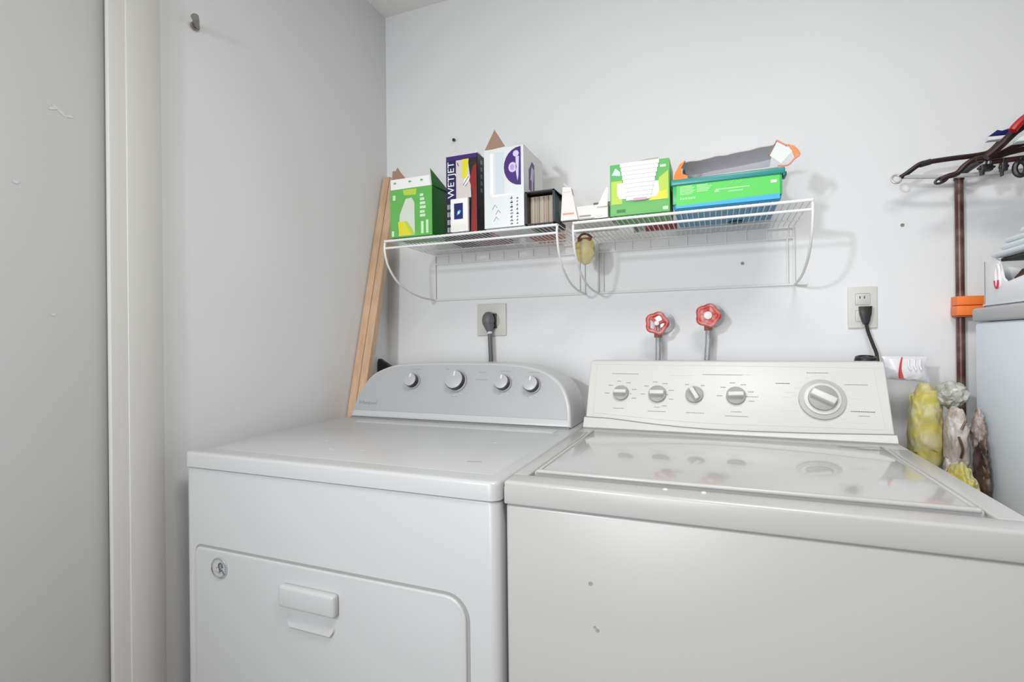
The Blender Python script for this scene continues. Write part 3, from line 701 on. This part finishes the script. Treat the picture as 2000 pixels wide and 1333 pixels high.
# green tub
T = thing('wipes_tub', 'long green plastic tub with blue base and teal rim, rightmost on the shelves', 'tub', (1.152, -.20, ZS), 'boxes on the wire shelves')
b = MB(); x0, x1, y0, y1, z1 = 1.0325, 1.270, -.300, -.085, 1.512
def taper(b, x0, x1, y0, y1, za, zb, ins, m_, bev=.006):
    t = bmesh.new(); bmesh.ops.create_cube(t, size=1)
    for v in t.verts:
        s_ = ins if v.co.z < 0 else 0
        v.co = Vector((x0+s_ if v.co.x < 0 else x1-s_, y0+s_ if v.co.y < 0 else y1-s_, za if v.co.z < 0 else zb))
    bmesh.ops.bevel(t, geom=t.edges[:], offset=bev, segments=3, profile=.5, affect='EDGES'); b.merge(t, m_)
taper(b, x0, x1, y0, y1, ZS, z1, .003, mat('tub_blue', (.05, .33, .55), .35))
b.build('tub_body', T)
b = MB()
b.box((x0+.001, y0-.0005, 1.4665), (x1-.001, y0+.02, z1), GTUB, .001)
e = y0-.001
b.frr(e, x0+.010, 1.473, x1-.006, z1-.001, mat('label_green', (.10, .60, .10), .4))
b.fr(e-.0001, [(x0+.010, ZS+.003), (x1-.006, ZS+.003), (x1-.006, 1.469), (x0+.010, 1.462)], BLUE)
b.fr(e-.00015, [(x0+.010, 1.462), (x1-.006, 1.469), (x1-.006, 1.477), (x0+.010, 1.474)], mat('label_green', (.10, .60, .10), .4))
L2 = mat('label_pale', (.40, .78, .36), .5)
for i in range(6): b.frr(e-.0003, x0+.018, 1.488+i*.0036, x0+.045+(i*7 % 5)*.002, 1.490+i*.0036, L2)
for i in range(5): b.frr(e-.0003, x0+.056, 1.4915+i*.0036, x0+.080+(i*5 % 4)*.003, 1.4935+i*.0036, L2)
for i in range(6): b.frr(e-.0003, x0+.018+i*.006, 1.476, x0+.022+i*.006, 1.481, L2)
b.frr(e-.0003, x0+.098, 1.491, x0+.170, 1.4935, L2); b.frr(e-.0003, x0+.125, 1.484, x0+.155, 1.4865, L2); b.frr(e-.0003, x0+.095, 1.486, x0+.104, 1.491, L2)
for xx in (x0+.125, x0+.143): b.tube([(xx, e-.0005, 1.506), (xx+.006, e-.0005, 1.501), (xx+.012, e-.0005, 1.507)], .0012, L2, 4)
b.frr(e-.0003, x1-.024, 1.494, x1-.012, 1.500, PAPER)
b.build('label_band', T)
b = MB().box((x0-.003, y0-.005, z1-.001), (x1+.005, y1+.004, z1+.014), TEAL, .003, 3); b.box((x1+.0, y0-.004, z1-.006), (x1+.008, y0+.03, z1+.004), mat('dark_teal', (.01, .12, .10), .4), .002)
b.build('lid', T)
MB().sph((1.18, -.105, 1.4515), .016, mat('dark_teal', (.01, .12, .10), .4), (1.3, 1, .16)).build('foot', T)

# torn open pack on the tub: a bag lying on its side, mouth to the room
T = thing('torn_pack', 'torn grey-white pack with orange edges lying on the green tub', 'packet', (1.16, -.22, 1.526))
zb = 1.527
def ribbon(rows, m_, b, th=.0012):
    t = bmesh.new(); V = [[t.verts.new(p) for p in r_] for r_ in rows]
    for i in range(len(V)-1):
        for k in range(len(V[0])-1): t.faces.new((V[i][k], V[i+1][k], V[i+1][k+1], V[i][k+1]))
    bmesh.ops.recalc_face_normals(t, faces=t.faces); bmesh.ops.solidify(t, geom=t.faces[:], thickness=th); b.merge(t, m_)
b = MB()
rows = []; N = 26
for i in range(N+1):
    u = i/N; x = 1.050+(1.262-1.050)*u
    zt_ = 1.578+.010*u+.002*noise.noise(Vector((u*7, 1, 0)))+(.006*u*u)
    wob = .002*noise.noise(Vector((u*9, 3, 2)))
    # floor of the pack, back wall, curling top
    rows.append([(x, -.285+wob, zb+.004*u), (x, -.20, zb), (x-.005, -.150, zb+.008), (x-.006, -.135, zb+.03), (x-.002, -.150, zt_), (x, -.185+wob, zt_+.012), (x+.002, -.235, zt_+.008+wob)])
ribbon(rows, TAUPE, b)
b.build('wrap', T)
b = MB().tube([Vector(r_[0])+Vector((0, -.001, .001)) for r_ in rows], .0022, mat('wrap_edge', (.62, .55, .52), .5), 6)
b.tube([Vector(r_[-1]) for r_ in rows], .0014, MATS['wrap_edge'], 6); b.build('torn_edge', T)
b = MB()
ORP = mat('orange_print', (.85, .26, .06), .45, bump=.3, bscale=80)
t0 = bmesh.new()
b.prism([(1.033, -.285, zb+.001), (1.068, -.285, zb+.001), (1.066, -.284, zb+.012), (1.055, -.28, zb+.018), (1.052, -.27, zb+.036), (1.061, -.262, zb+.056), (1.048, -.262, zb+.048), (1.037, -.275, zb+.022)], (0, .012, 0), ORP)
b.prism([(1.056, -.268, zb+.020), (1.062, -.266, zb+.020), (1.060, -.262, zb+.034), (1.055, -.264, zb+.030)], (0, .05, 0), BLKP)
t0.free(); b.build('end_fold', T)
b = MB()
b.prism([(1.245, -.285, zb+.034), (1.268, -.292, zb+.010), (1.292, -.285, zb+.038), (1.264, -.27, zb+.070)], (0, .0015, 0), mat('flap_white', (.66, .70, .68), .5))
b.tube([(1.244, -.286, zb+.034), (1.262, -.271, zb+.071), (1.281, -.277, zb+.052)], .0016, CARD, 5)
lab(b.build('end_fold', T), 'white square end flap')
b = MB()
b.tube([(1.262, -.272, zb+.071), (1.280, -.277, zb+.056), (1.296, -.28, zb+.048), (1.307, -.282, zb+.030), (1.296, -.285, zb+.020), (1.282, -.288, zb+.006), (1.262, -.29, zb+.007)], .0019, SALMON, 6, smooth=3)
b.prism([(1.284, -.281, zb+.056), (1.297, -.281, zb+.050), (1.306, -.281, zb+.032), (1.297, -.281, zb+.024), (1.293, -.281, zb+.038)], (0, .003, 0), ORP)
b.build('end_loop', T)

# things lying at the back of the deck, seen through the wires
b = MB().cyl((.985, -.075, 1.4665), .0125, .085, mat('tube_red', (.42, .06, .07), .4), 'x', 20); b.cyl((.932, -.075, 1.4665), .011, .022, mat('tube_grey', (.5, .5, .5), .3), 'x', 20)
b.cyl((.915, -.075, 1.4665), .0125, .012, MARK, 'x', 20)
tag(b.build('red_tube', org=(.97, -.075, ZS)), 'dark red tube lying at the back of the right shelf', 'tube')
b = MB().box((.602, -.125, ZS), (.690, -.03, 1.476), mat('salmon_box', (.62, .25, .18), .6), .002)
tag(b.build('salmon_box', org=(.65, -.08, ZS)), 'flat salmon-coloured box at the back of the left shelf behind the black box', 'box')
b = MB().box((.345, -.195, ZS), (.415, -.06, 1.475), mat('dark_packet', (.03, .025, .03), .5), .003); b.box((.415, -.19, ZS), (.53, -.07, 1.47), mat('grey_packet', (.35, .33, .34), .5, col2=(.30, .10, .13), vscale=50), .003)
tag(b.build('dark_packet', org=(.43, -.13, ZS)), 'dark flat packet behind the purple box, seen through the shelf wires', 'packet')

# yellow bag hanging under the joint of the shelves
def lump(b, c, r, m_, seed, amp=.25, fr_=3.0, sub=4, zmin=None, ridged=False, sq=1.0):
    t = bmesh.new(); bmesh.ops.create_icosphere(t, subdivisions=sub, radius=1)
    for v in t.verts:
        d_ = v.co.normalized(); rm_ = sum(r)/3; e_ = Vector((d_.x*r[0], d_.y*r[1], d_.z*r[2]))/rm_
        n1 = noise.noise(e_*fr_+Vector((seed, seed*2, 0))); n2 = noise.noise(e_*fr_*2.7+Vector((seed*3, 0, 5)))
        k = 1+amp*n1+amp*.5*(abs(n2)*-1.6+.3 if ridged else n2)
        if sq != 1.0: d_ = Vector([math.copysign(abs(q_)**sq, q_) for q_ in d_])
        v.co = Vector((c[0]+d_.x*r[0]*k, c[1]+d_.y*r[1]*k, c[2]+d_.z*r[2]*k))
        if zmin is not None: v.co.z = max(v.co.z, zmin)
    b.merge(t, m_)
T = thing('yellow_pouch', 'small yellow pouch hanging below the joint of the two shelves', 'pouch', (.777, -.14, 1.445))
b = MB(); lump(b, (.777, -.14, 1.402), (.030, .018, .040), mat('pouch_yellow', (.55, .44, .14), .5, col2=(.62, .55, .30), vscale=30), 2, .22, 2.0, 3); b.build('pouch', T)
b = MB().tube([(.757, -.14, 1.435), (.768, -.14, 1.4475), (.785, -.14, 1.4475), (.798, -.14, 1.436)], .0035, mat('strap_brown', (.16, .05, .03), .5), 8, smooth=3); b.box((.758, -.152, 1.426), (.797, -.128, 1.436), MATS['strap_brown'], .003)
lab(b.build('strap', T), 'brown strap over the yellow pouch')

# ------------------------------------------------------------------ freezer and what stands on it
T = thing('upright_freezer', 'pale bluish-white low freezer standing at the right of the washer', 'freezer', (1.95, -.55, 0))
MB().box((1.645, -.86, .03), (2.26, -.20, 1.1715), FRIDGE, .008, 3).build('cabinet', T)
MB().box((1.642, -.87, 1.1725), (2.263, -.195, 1.2015), FTOP, .006, 3).build('worktop', T)
T = thing('storage_bin', 'white plastic bin with a low open side, standing on the freezer', 'bin', (1.8, -.45, 1.202))
BW = mat('bin_white', (.78, .79, .80), .35, alpha=None)
b = MB(); zb = 1.2025
side = [(-.223, zb), (-.80, zb), (-.80, 1.270), (-.42, 1.262), (-.372, 1.254), (-.312, 1.247), (-.298, 1.256), (-.283, 1.292), (-.270, 1.2985), (-.223, 1.2985)]
b.prism([(1.654, y, z) for y, z in side], (.004, 0, 0), BW, .001)
b.box((1.654, -.226, zb), (2.05, -.222, 1.2985), BW); b.box((2.046, -.80, zb), (2.05, -.222, 1.2985), BW); b.box((1.654, -.80, zb), (2.05, -.796, 1.27), BW); b.box((1.654, -.80, zb), (2.05, -.222, zb+.004), BW)
b.build('bin_shell', T)
MB().box((1.651, -.80, 1.2045), (1.6545, -.222, 1.2085), BW, .001).build('base_ridge', T)
b = MB(); lump(b, (1.703, -.325, 1.246), (.034, .050, .037), mat('brown_cloth', (.13, .075, .055), .8), 5, .2, 2, 3, 1.207)
tag(b.build('brown_bundle', org=(1.71, -.34, 1.207)), 'dark brown bundle inside the white bin on the freezer', 'bundle')
b = MB(); lump(b, (1.702, -.430, 1.249), (.034, .042, .038), mat('white_fabric', (.78, .77, .76), .9), 9, .2, 2, 3, 1.207)
tag(b.build('white_cloth', org=(1.7, -.42, 1.207)), 'crumpled white cloth inside the bin beside the brown bundle', 'cloth')
b = MB().box((1.76, -.74, 1.207), (1.98, -.262, 1.292), mat('dark_box', (.03, .03, .032), .6), .003); b.box((1.665, -.74, 1.2925), (1.98, -.262, 1.2990), MATS['dark_box'], .002)
tag(b.build('dark_carton', org=(1.82, -.5, 1.207)), 'black-edged carton under the folded towels in the white bin', 'box')
CL = mat('towel_blue_white', (.70, .76, .79), .9, bump=.5, bscale=90)
tw = [(1.650, -.262, 1.2995, 1.3100), (1.656, -.285, 1.3105, 1.3235), (1.659, -.292, 1.3240, 1.3340), (1.664, -.335, 1.3345, 1.347)]
for i, (xa, ya, za, zb_) in enumerate(tw):
    l = ('folded pale towel at the bottom of the stack above the white bin', 'folded pale blue towel second from the bottom above the white bin', 'folded pale towel third from the bottom above the white bin', 'folded pale towel topmost of the stack above the white bin')[i]
    b = MB().box((xa, -.76, za), (1.98, ya, zb_), CL, min(.0065, (zb_-za)*.45), 4)
    b.box((xa+.006, -.755, (za+zb_)/2-.001), (xa+.0005, ya+.0004, (za+zb_)/2+.001), LGREY)
    tag(b.build('folded_towel', org=(1.82, -.5, za)), l, 'towel', 'folded towels on the bin')
T = thing('tag_loop', 'small white and red looped tag on the side of the white bin', 'tag', (1.652, -.285, 1.25))
pts = [Vector((1.6525, -.283+.0075*math.cos(a)*(-1), 1.262+.022*math.sin(a))) for a in [i*2*math.pi/20 for i in range(20)]]
b = MB().tube(pts, .003, mat('tag_white', (.8, .75, .76), .5), 8, True); b.build('loop', T)
b = MB().tube([p+Vector((-.0022, 0, -.0022)) for p in pts[11:20]], .0022, mat('tag_red', (.55, .04, .10), .5), 6); lab(b.build('red_edge', T), 'red lower edge')

# ------------------------------------------------------------------ brown pole and orange clip
b = MB().cyl((1.684, -.022, .768), .0088, 1.532, BROWNM, 'z', 20)
b.cyl((1.684, -.022, 1.535), .0105, .020, BLACK, 'z', 20, bev=.003)
b.tube([(1.684, -.022, 1.535), (1.690, -.06, 1.541), (1.690, -.12, 1.541)], .0075, BLACK, 10)
tag(b.build('brown_pole', org=(1.684, -.022, 0)), 'thin brown metal pole standing upright against the back wall', 'pole')
T = thing('orange_clip', 'bright orange clip clamped around the brown pole beside the freezer', 'clip', (1.69, -.03, 1.215))
b = MB().box((1.6695, -.046, 1.217), (1.729, -.010, 1.2385), ORANGE, .001); b.build('upper_jaw', T)
b = MB().box((1.6685, -.048, 1.192), (1.729, -.010, 1.2155), ORANGE, .0015); b.build('lower_jaw', T)
MB().box((1.670, -.045, 1.188), (1.712, -.012, 1.1922), mat('clip_dark', (.35, .07, .02), .5), .001).build('clip_foot', T)

# ------------------------------------------------------------------ hangers on a rod at the right
rod = MB().cyl((1.90, -.45, 1.665), .014, .90, BROWNM, 'y', 24)
tag(rod.build('hanging_rod', org=(1.9, 0, 1.665)), 'brown rod out from the back wall carrying the hangers', 'rod')
def hanger(y, left, xr, label, m_, rad, hook=True, group='clothes hangers at the right edge'):
    T = thing('clothes_hanger', label, 'hanger', (xr, y, 1.70), group)
    L = [Vector((x, y, z)) for x, z in left]; top = Vector((xr, y, left[-1][1]+.012))
    Rr = [Vector((2*xr-p.x, y, p.z)) for p in L][::-1]
    MB().tube(L+[top]+Rr, rad, m_, 10, smooth=4).build('shoulder_bar', T)
    if hook:
        MB().tube([top, top+Vector((0, 0, .02)), (xr+.012, y, 1.655), (xr+.02, y, 1.672), (xr, y, 1.684), (xr-.02, y, 1.672)], .002, CHROME, 8, smooth=4).build('hook', T)
    return T
A = hanger(-.08, [(1.549, 1.531), (1.563, 1.540), (1.587, 1.5575), (1.606, 1.5612), (1.65, 1.5635), (1.700, 1.5645), (1.722, 1.570), (1.746, 1.595), (1.783, 1.618), (1.82, 1.628)], 1.90, 'long dark brown hanger reaching furthest left, with a pale ring at its tip', BROWNW, .0058)
pts = [Vector((1.541+.0095*math.cos(a), -.08+.003*math.sin(a), 1.5285+.0105*math.sin(a))) for a in [i*2*math.pi/20 for i in range(20)]]
lab(MB().tube(pts, .0028, mat('ring_pale', (.6, .6, .6), .3, metal=.4), 8, True).build('tip_ring', A), 'pale metal ring at the hanger tip')
MB().tube([(1.588, -.08, 1.5570), (1.610, -.08, 1.5618)], .0070, BLACK, 10).build('grip', A)
lab(MB().tube([(1.556, -.08, 1.532), (1.62, -.08, 1.524), (1.68, -.08, 1.520), (1.90, -.08, 1.516)], .0050, mat('band_grey', (.50, .50, .51), .5), 8).build('grey_band', A), 'light grey band below the hanger')  # light grey tube drawn for a grey band below the hanger
B = hanger(-.14, [(1.6085, 1.5005), (1.622, 1.507), (1.640, 1.5125), (1.6539, 1.528), (1.6723, 1.5385), (1.708, 1.5382), (1.730, 1.5455), (1.80, 1.556)], 1.90, 'dark brown hanger lower down with a loop at its tip, beside the pole top', BROWNW, .0062)
pts = [Vector((1.610+.013*math.cos(a)*.9, -.14, 1.500+.006*math.sin(a)+.004*math.cos(a))) for a in [i*2*math.pi/16 for i in range(16)]]
MB().tube(pts, .0028, BLACK, 8, True).build('tip_loop', B)
G = hanger(-.19, [(1.672, 1.527), (1.685, 1.538), (1.700, 1.553), (1.712, 1.566), (1.728, 1.580), (1.78, 1.612)], 1.90, 'thick dark hanger rising steeply to the rod at the right edge', BROWNW, .0080)
hanger(-.165, [(1.664, 1.533), (1.695, 1.5345), (1.715, 1.543), (1.738, 1.5535), (1.79, 1.566)], 1.90, 'dark brown hanger with a gently rising arm, nearest the picture edge', BROWNW, .0060)
hanger(-.15, [(1.695, 1.5265), (1.75, 1.5275), (1.85, 1.530)], 1.90, 'straight brown hanger bar below the other hangers', mat('brown_bar', (.06, .018, .018), .3), .0058)
T = thing('clothes_hanger', 'red plastic hanger topmost at the right edge', 'hanger', (1.9, -.22, 1.70), 'clothes hangers at the right edge')
RP = mat('red_plastic', (.40, .012, .012), .35)
MB().tube([(1.704, -.22, 1.568), (1.712, -.22, 1.579), (1.728, -.22, 1.594), (1.76, -.22, 1.612), (1.9, -.22, 1.64)], .0080, RP, 10, smooth=3).build('shoulder_bar', T)
MB().tube([(1.9, -.22, 1.64), (1.912, -.22, 1.655), (1.92, -.22, 1.672), (1.90, -.22, 1.684), (1.88, -.22, 1.672)], .002, CHROME, 8, smooth=4).build('hook', T)
T = thing('clothes_peg', 'navy and white peg clipped on top of the dark hangers', 'peg', (1.735, -.105, 1.60))
b = MB().prism([(1.709, -.110, 1.597), (1.7235, -.110, 1.6085), (1.732, -.110, 1.6055), (1.752, -.110, 1.6105), (1.744, -.110, 1.596)], (0, .016, 0), NAVY, .001); b.build('upper_arm', T)
b = MB().prism([(1.707, -.110, 1.587), (1.7075, -.110, 1.5955), (1.742, -.110, 1.5945), (1.752, -.110, 1.587)], (0, .016, 0), mat('peg_white', (.72, .72, .76), .4), .001); lab(b.build('lower_arm', T), 'white lower arm')
T = thing('folded_cloth', 'pale green-white cloth draped over a hanger at the right edge', 'cloth', (1.76, -.19, 1.54))
b = MB().prism([(1.712, -.215, 1.5455), (1.716, -.215, 1.553), (1.730, -.215, 1.562), (1.80, -.215, 1.575), (1.80, -.215, 1.545)], (0, .02, 0), mat('cloth_mint', (.62, .68, .64), .9), .003)
b.build('cloth', T)
for (x, z, w_, h_, l) in ((1.683, 1.511, .022, .014, 'black trouser clip hanging nearest the pole top'), (1.713, 1.509, .012, .018, 'small black trouser clip hanging between its neighbours')):
    T = thing('trouser_clip', l, 'clip', (x, -.16, z), 'black clips under the hangers')
    b = MB().box((x-w_/2, -.168, z-h_*.5), (x+w_/2, -.152, z+h_*.6), BLACK, .003); b.box((x-w_*.7, -.166, z-h_*.1), (x+w_*.7, -.156, z+h_*.25), BLACK, .002); b.build('jaw', T)
    MB().box((x-w_*.55, -.17, z-h_*1.1), (x-w_*.25, -.16, z-h_*.3), BLACK, .001).build('tooth', T)
    MB().tube([(x, -.16, z+h_*.5), (x+.002, -.16, 1.530)], .0022, BLACK, 6).build('stem', T)
pts = [Vector((1.742+.010*math.cos(a), -.16, 1.503+.015*math.sin(a))) for a in [i*2*math.pi/20 for i in range(20)]]
b = MB().tube(pts, .0055, BLACK, 8, True); b.tube([(1.742, -.16, 1.518), (1.743, -.16, 1.527)], .003, BLACK, 6)
tag(b.build('black_ring', org=(1.742, -.16, 1.52)), 'thick black ring hanging under the hangers at the right edge', 'ring')

# ------------------------------------------------------------------ bags between washer and freezer
b = MB()
carton(b, 1.515, 1.636, -.50, -.10, 0, .765, CARD); b.box((1.516, -.499, .755), (1.635, -.101, .765), CARD)
tag(b.build('narrow_carton', org=(1.566, -.26, 0)), 'narrow brown carton standing between washer and freezer under the bags', 'box')
YB = mat('bag_yellow', (.50, .43, .09), .45, bump=.4, bscale=40, col2=(.50, .46, .27), vscale=20)
WB = mat('bag_pale', (.62, .58, .54), .4, bump=.5, bscale=50, col2=(.36, .31, .27), vscale=20)
DB = mat('bag_dark', (.030, .015, .012), .4, bump=.5, bscale=50, col2=(.13, .08, .06), vscale=30)
b = MB(); lump(b, (1.5710, -.152, .930), (.031, .036, .098), YB, 3, .15, 2.0, 5, .7655, False, .78); 
tag(b.build('yellow_bag', org=(1.573, -.165, .765)), 'tall crumpled yellow bag directly below the white packet', 'bag', 'bags beside the washer')
b = MB(); lump(b, (1.586, -.292, .823), (.026, .036, .060), YB, 8, .22, 2.2, 5, .7655)
tag(b.build('yellow_bag', org=(1.59, -.26, .765)), 'lower yellow bag peeking over the washer edge', 'bag', 'bags beside the washer')
b = MB(); lump(b, (1.6075, -.213, .905), (.019, .028, .082), WB, 11, .18, 2.0, 5, .7655, False, .75); lump(b, (1.598, -.222, .835), (.018, .024, .058), WB, 14, .25, 2.2, 5, .7655)
b.tube([(1.600, -.245, .93), (1.606, -.248, .905), (1.602, -.248, .885)], .0025, DB, 6, smooth=3); b.tube([(1.612, -.246, .965), (1.604, -.247, .945)], .002, DB, 6)
tag(b.build('pale_bag', org=(1.605, -.21, .765)), 'pale crumpled grey-beige bag between the yellow bags and the freezer', 'bag', 'bags beside the washer')
b = MB(); lump(b, (1.6320, -.262, .850), (.0100, .030, .080), DB, 17, .20, 2.5, 5, .7655); lump(b, (1.6330, -.245, .940), (.0095, .024, .048), mat('bag_taupe', (.45, .38, .34), .5, bump=.5, bscale=50, col2=(.16, .11, .09), vscale=30), 23, .25, 2.5, 5, .7655)
tag(b.build('dark_bag', org=(1.63, -.2, .765)), 'dark brown patterned bag pressed against the freezer side', 'bag', 'bags beside the washer')
b = MB(); lump(b, (1.613, -.172, 1.012), (.027, .034, .030), mat('bag_clear', (.52, .52, .49), .3, bump=.5, bscale=60, col2=(.30, .30, .24), vscale=30), 31, .25, 2.5, 4, None, True)
tag(b.build('clear_bag', org=(1.612, -.145, .98)), 'small whitish crumpled bag on top, at the foot of the pole', 'bag', 'bags beside the washer')
T = thing('white_packet', 'white plastic packet with a red stripe sticking out behind the washer console', 'packet', (1.55, -.11, 1.045))
PK = mat('packet_film', (.74, .74, .77), .3, bump=.6, bscale=60)
rows = []
for i in range(15):
    u = i/14; x = 1.500+.088*u+.0; r_ = []
    for k in range(11):
        a = k/10*2*math.pi; h_ = .0265+.003*u; r_.append((x+.004*math.sin(u*9+k), -.115+math.sin(a)*(.012*(1-abs(u*2-1)**3)+.0008), 1.0685+math.cos(a)*h_-.004*u+.0015*noise.noise(Vector((u*9, k, 1)))))
    rows.append(r_)
b = MB(); ribbon(rows, PK, b, .0006); b.build('film', T)
b = MB().tube([(1.535, -.129, 1.094), (1.5325, -.1305, 1.082), (1.531, -.1305, 1.068)], [.0012, .0025], mat('stripe_red', (.55, .05, .05), .4), 6)
b.tube([(1.531, -.1305, 1.068), (1.531, -.1305, 1.056), (1.533, -.129, 1.044)], [.0025, .005], MATS['stripe_red'], 6); lab(b.build('stripe', T), 'red stripe')
b = MB()
for i in range(3): b.tube([(1.548+i*.011, -.130, 1.088), (1.547+i*.011, -.131, 1.074), (1.552+i*.010, -.131, 1.064)], .0022, PAPER, 5)
b.build('print', T)

for o in bpy.data.objects:
    if '_o' in o: del o['_o']
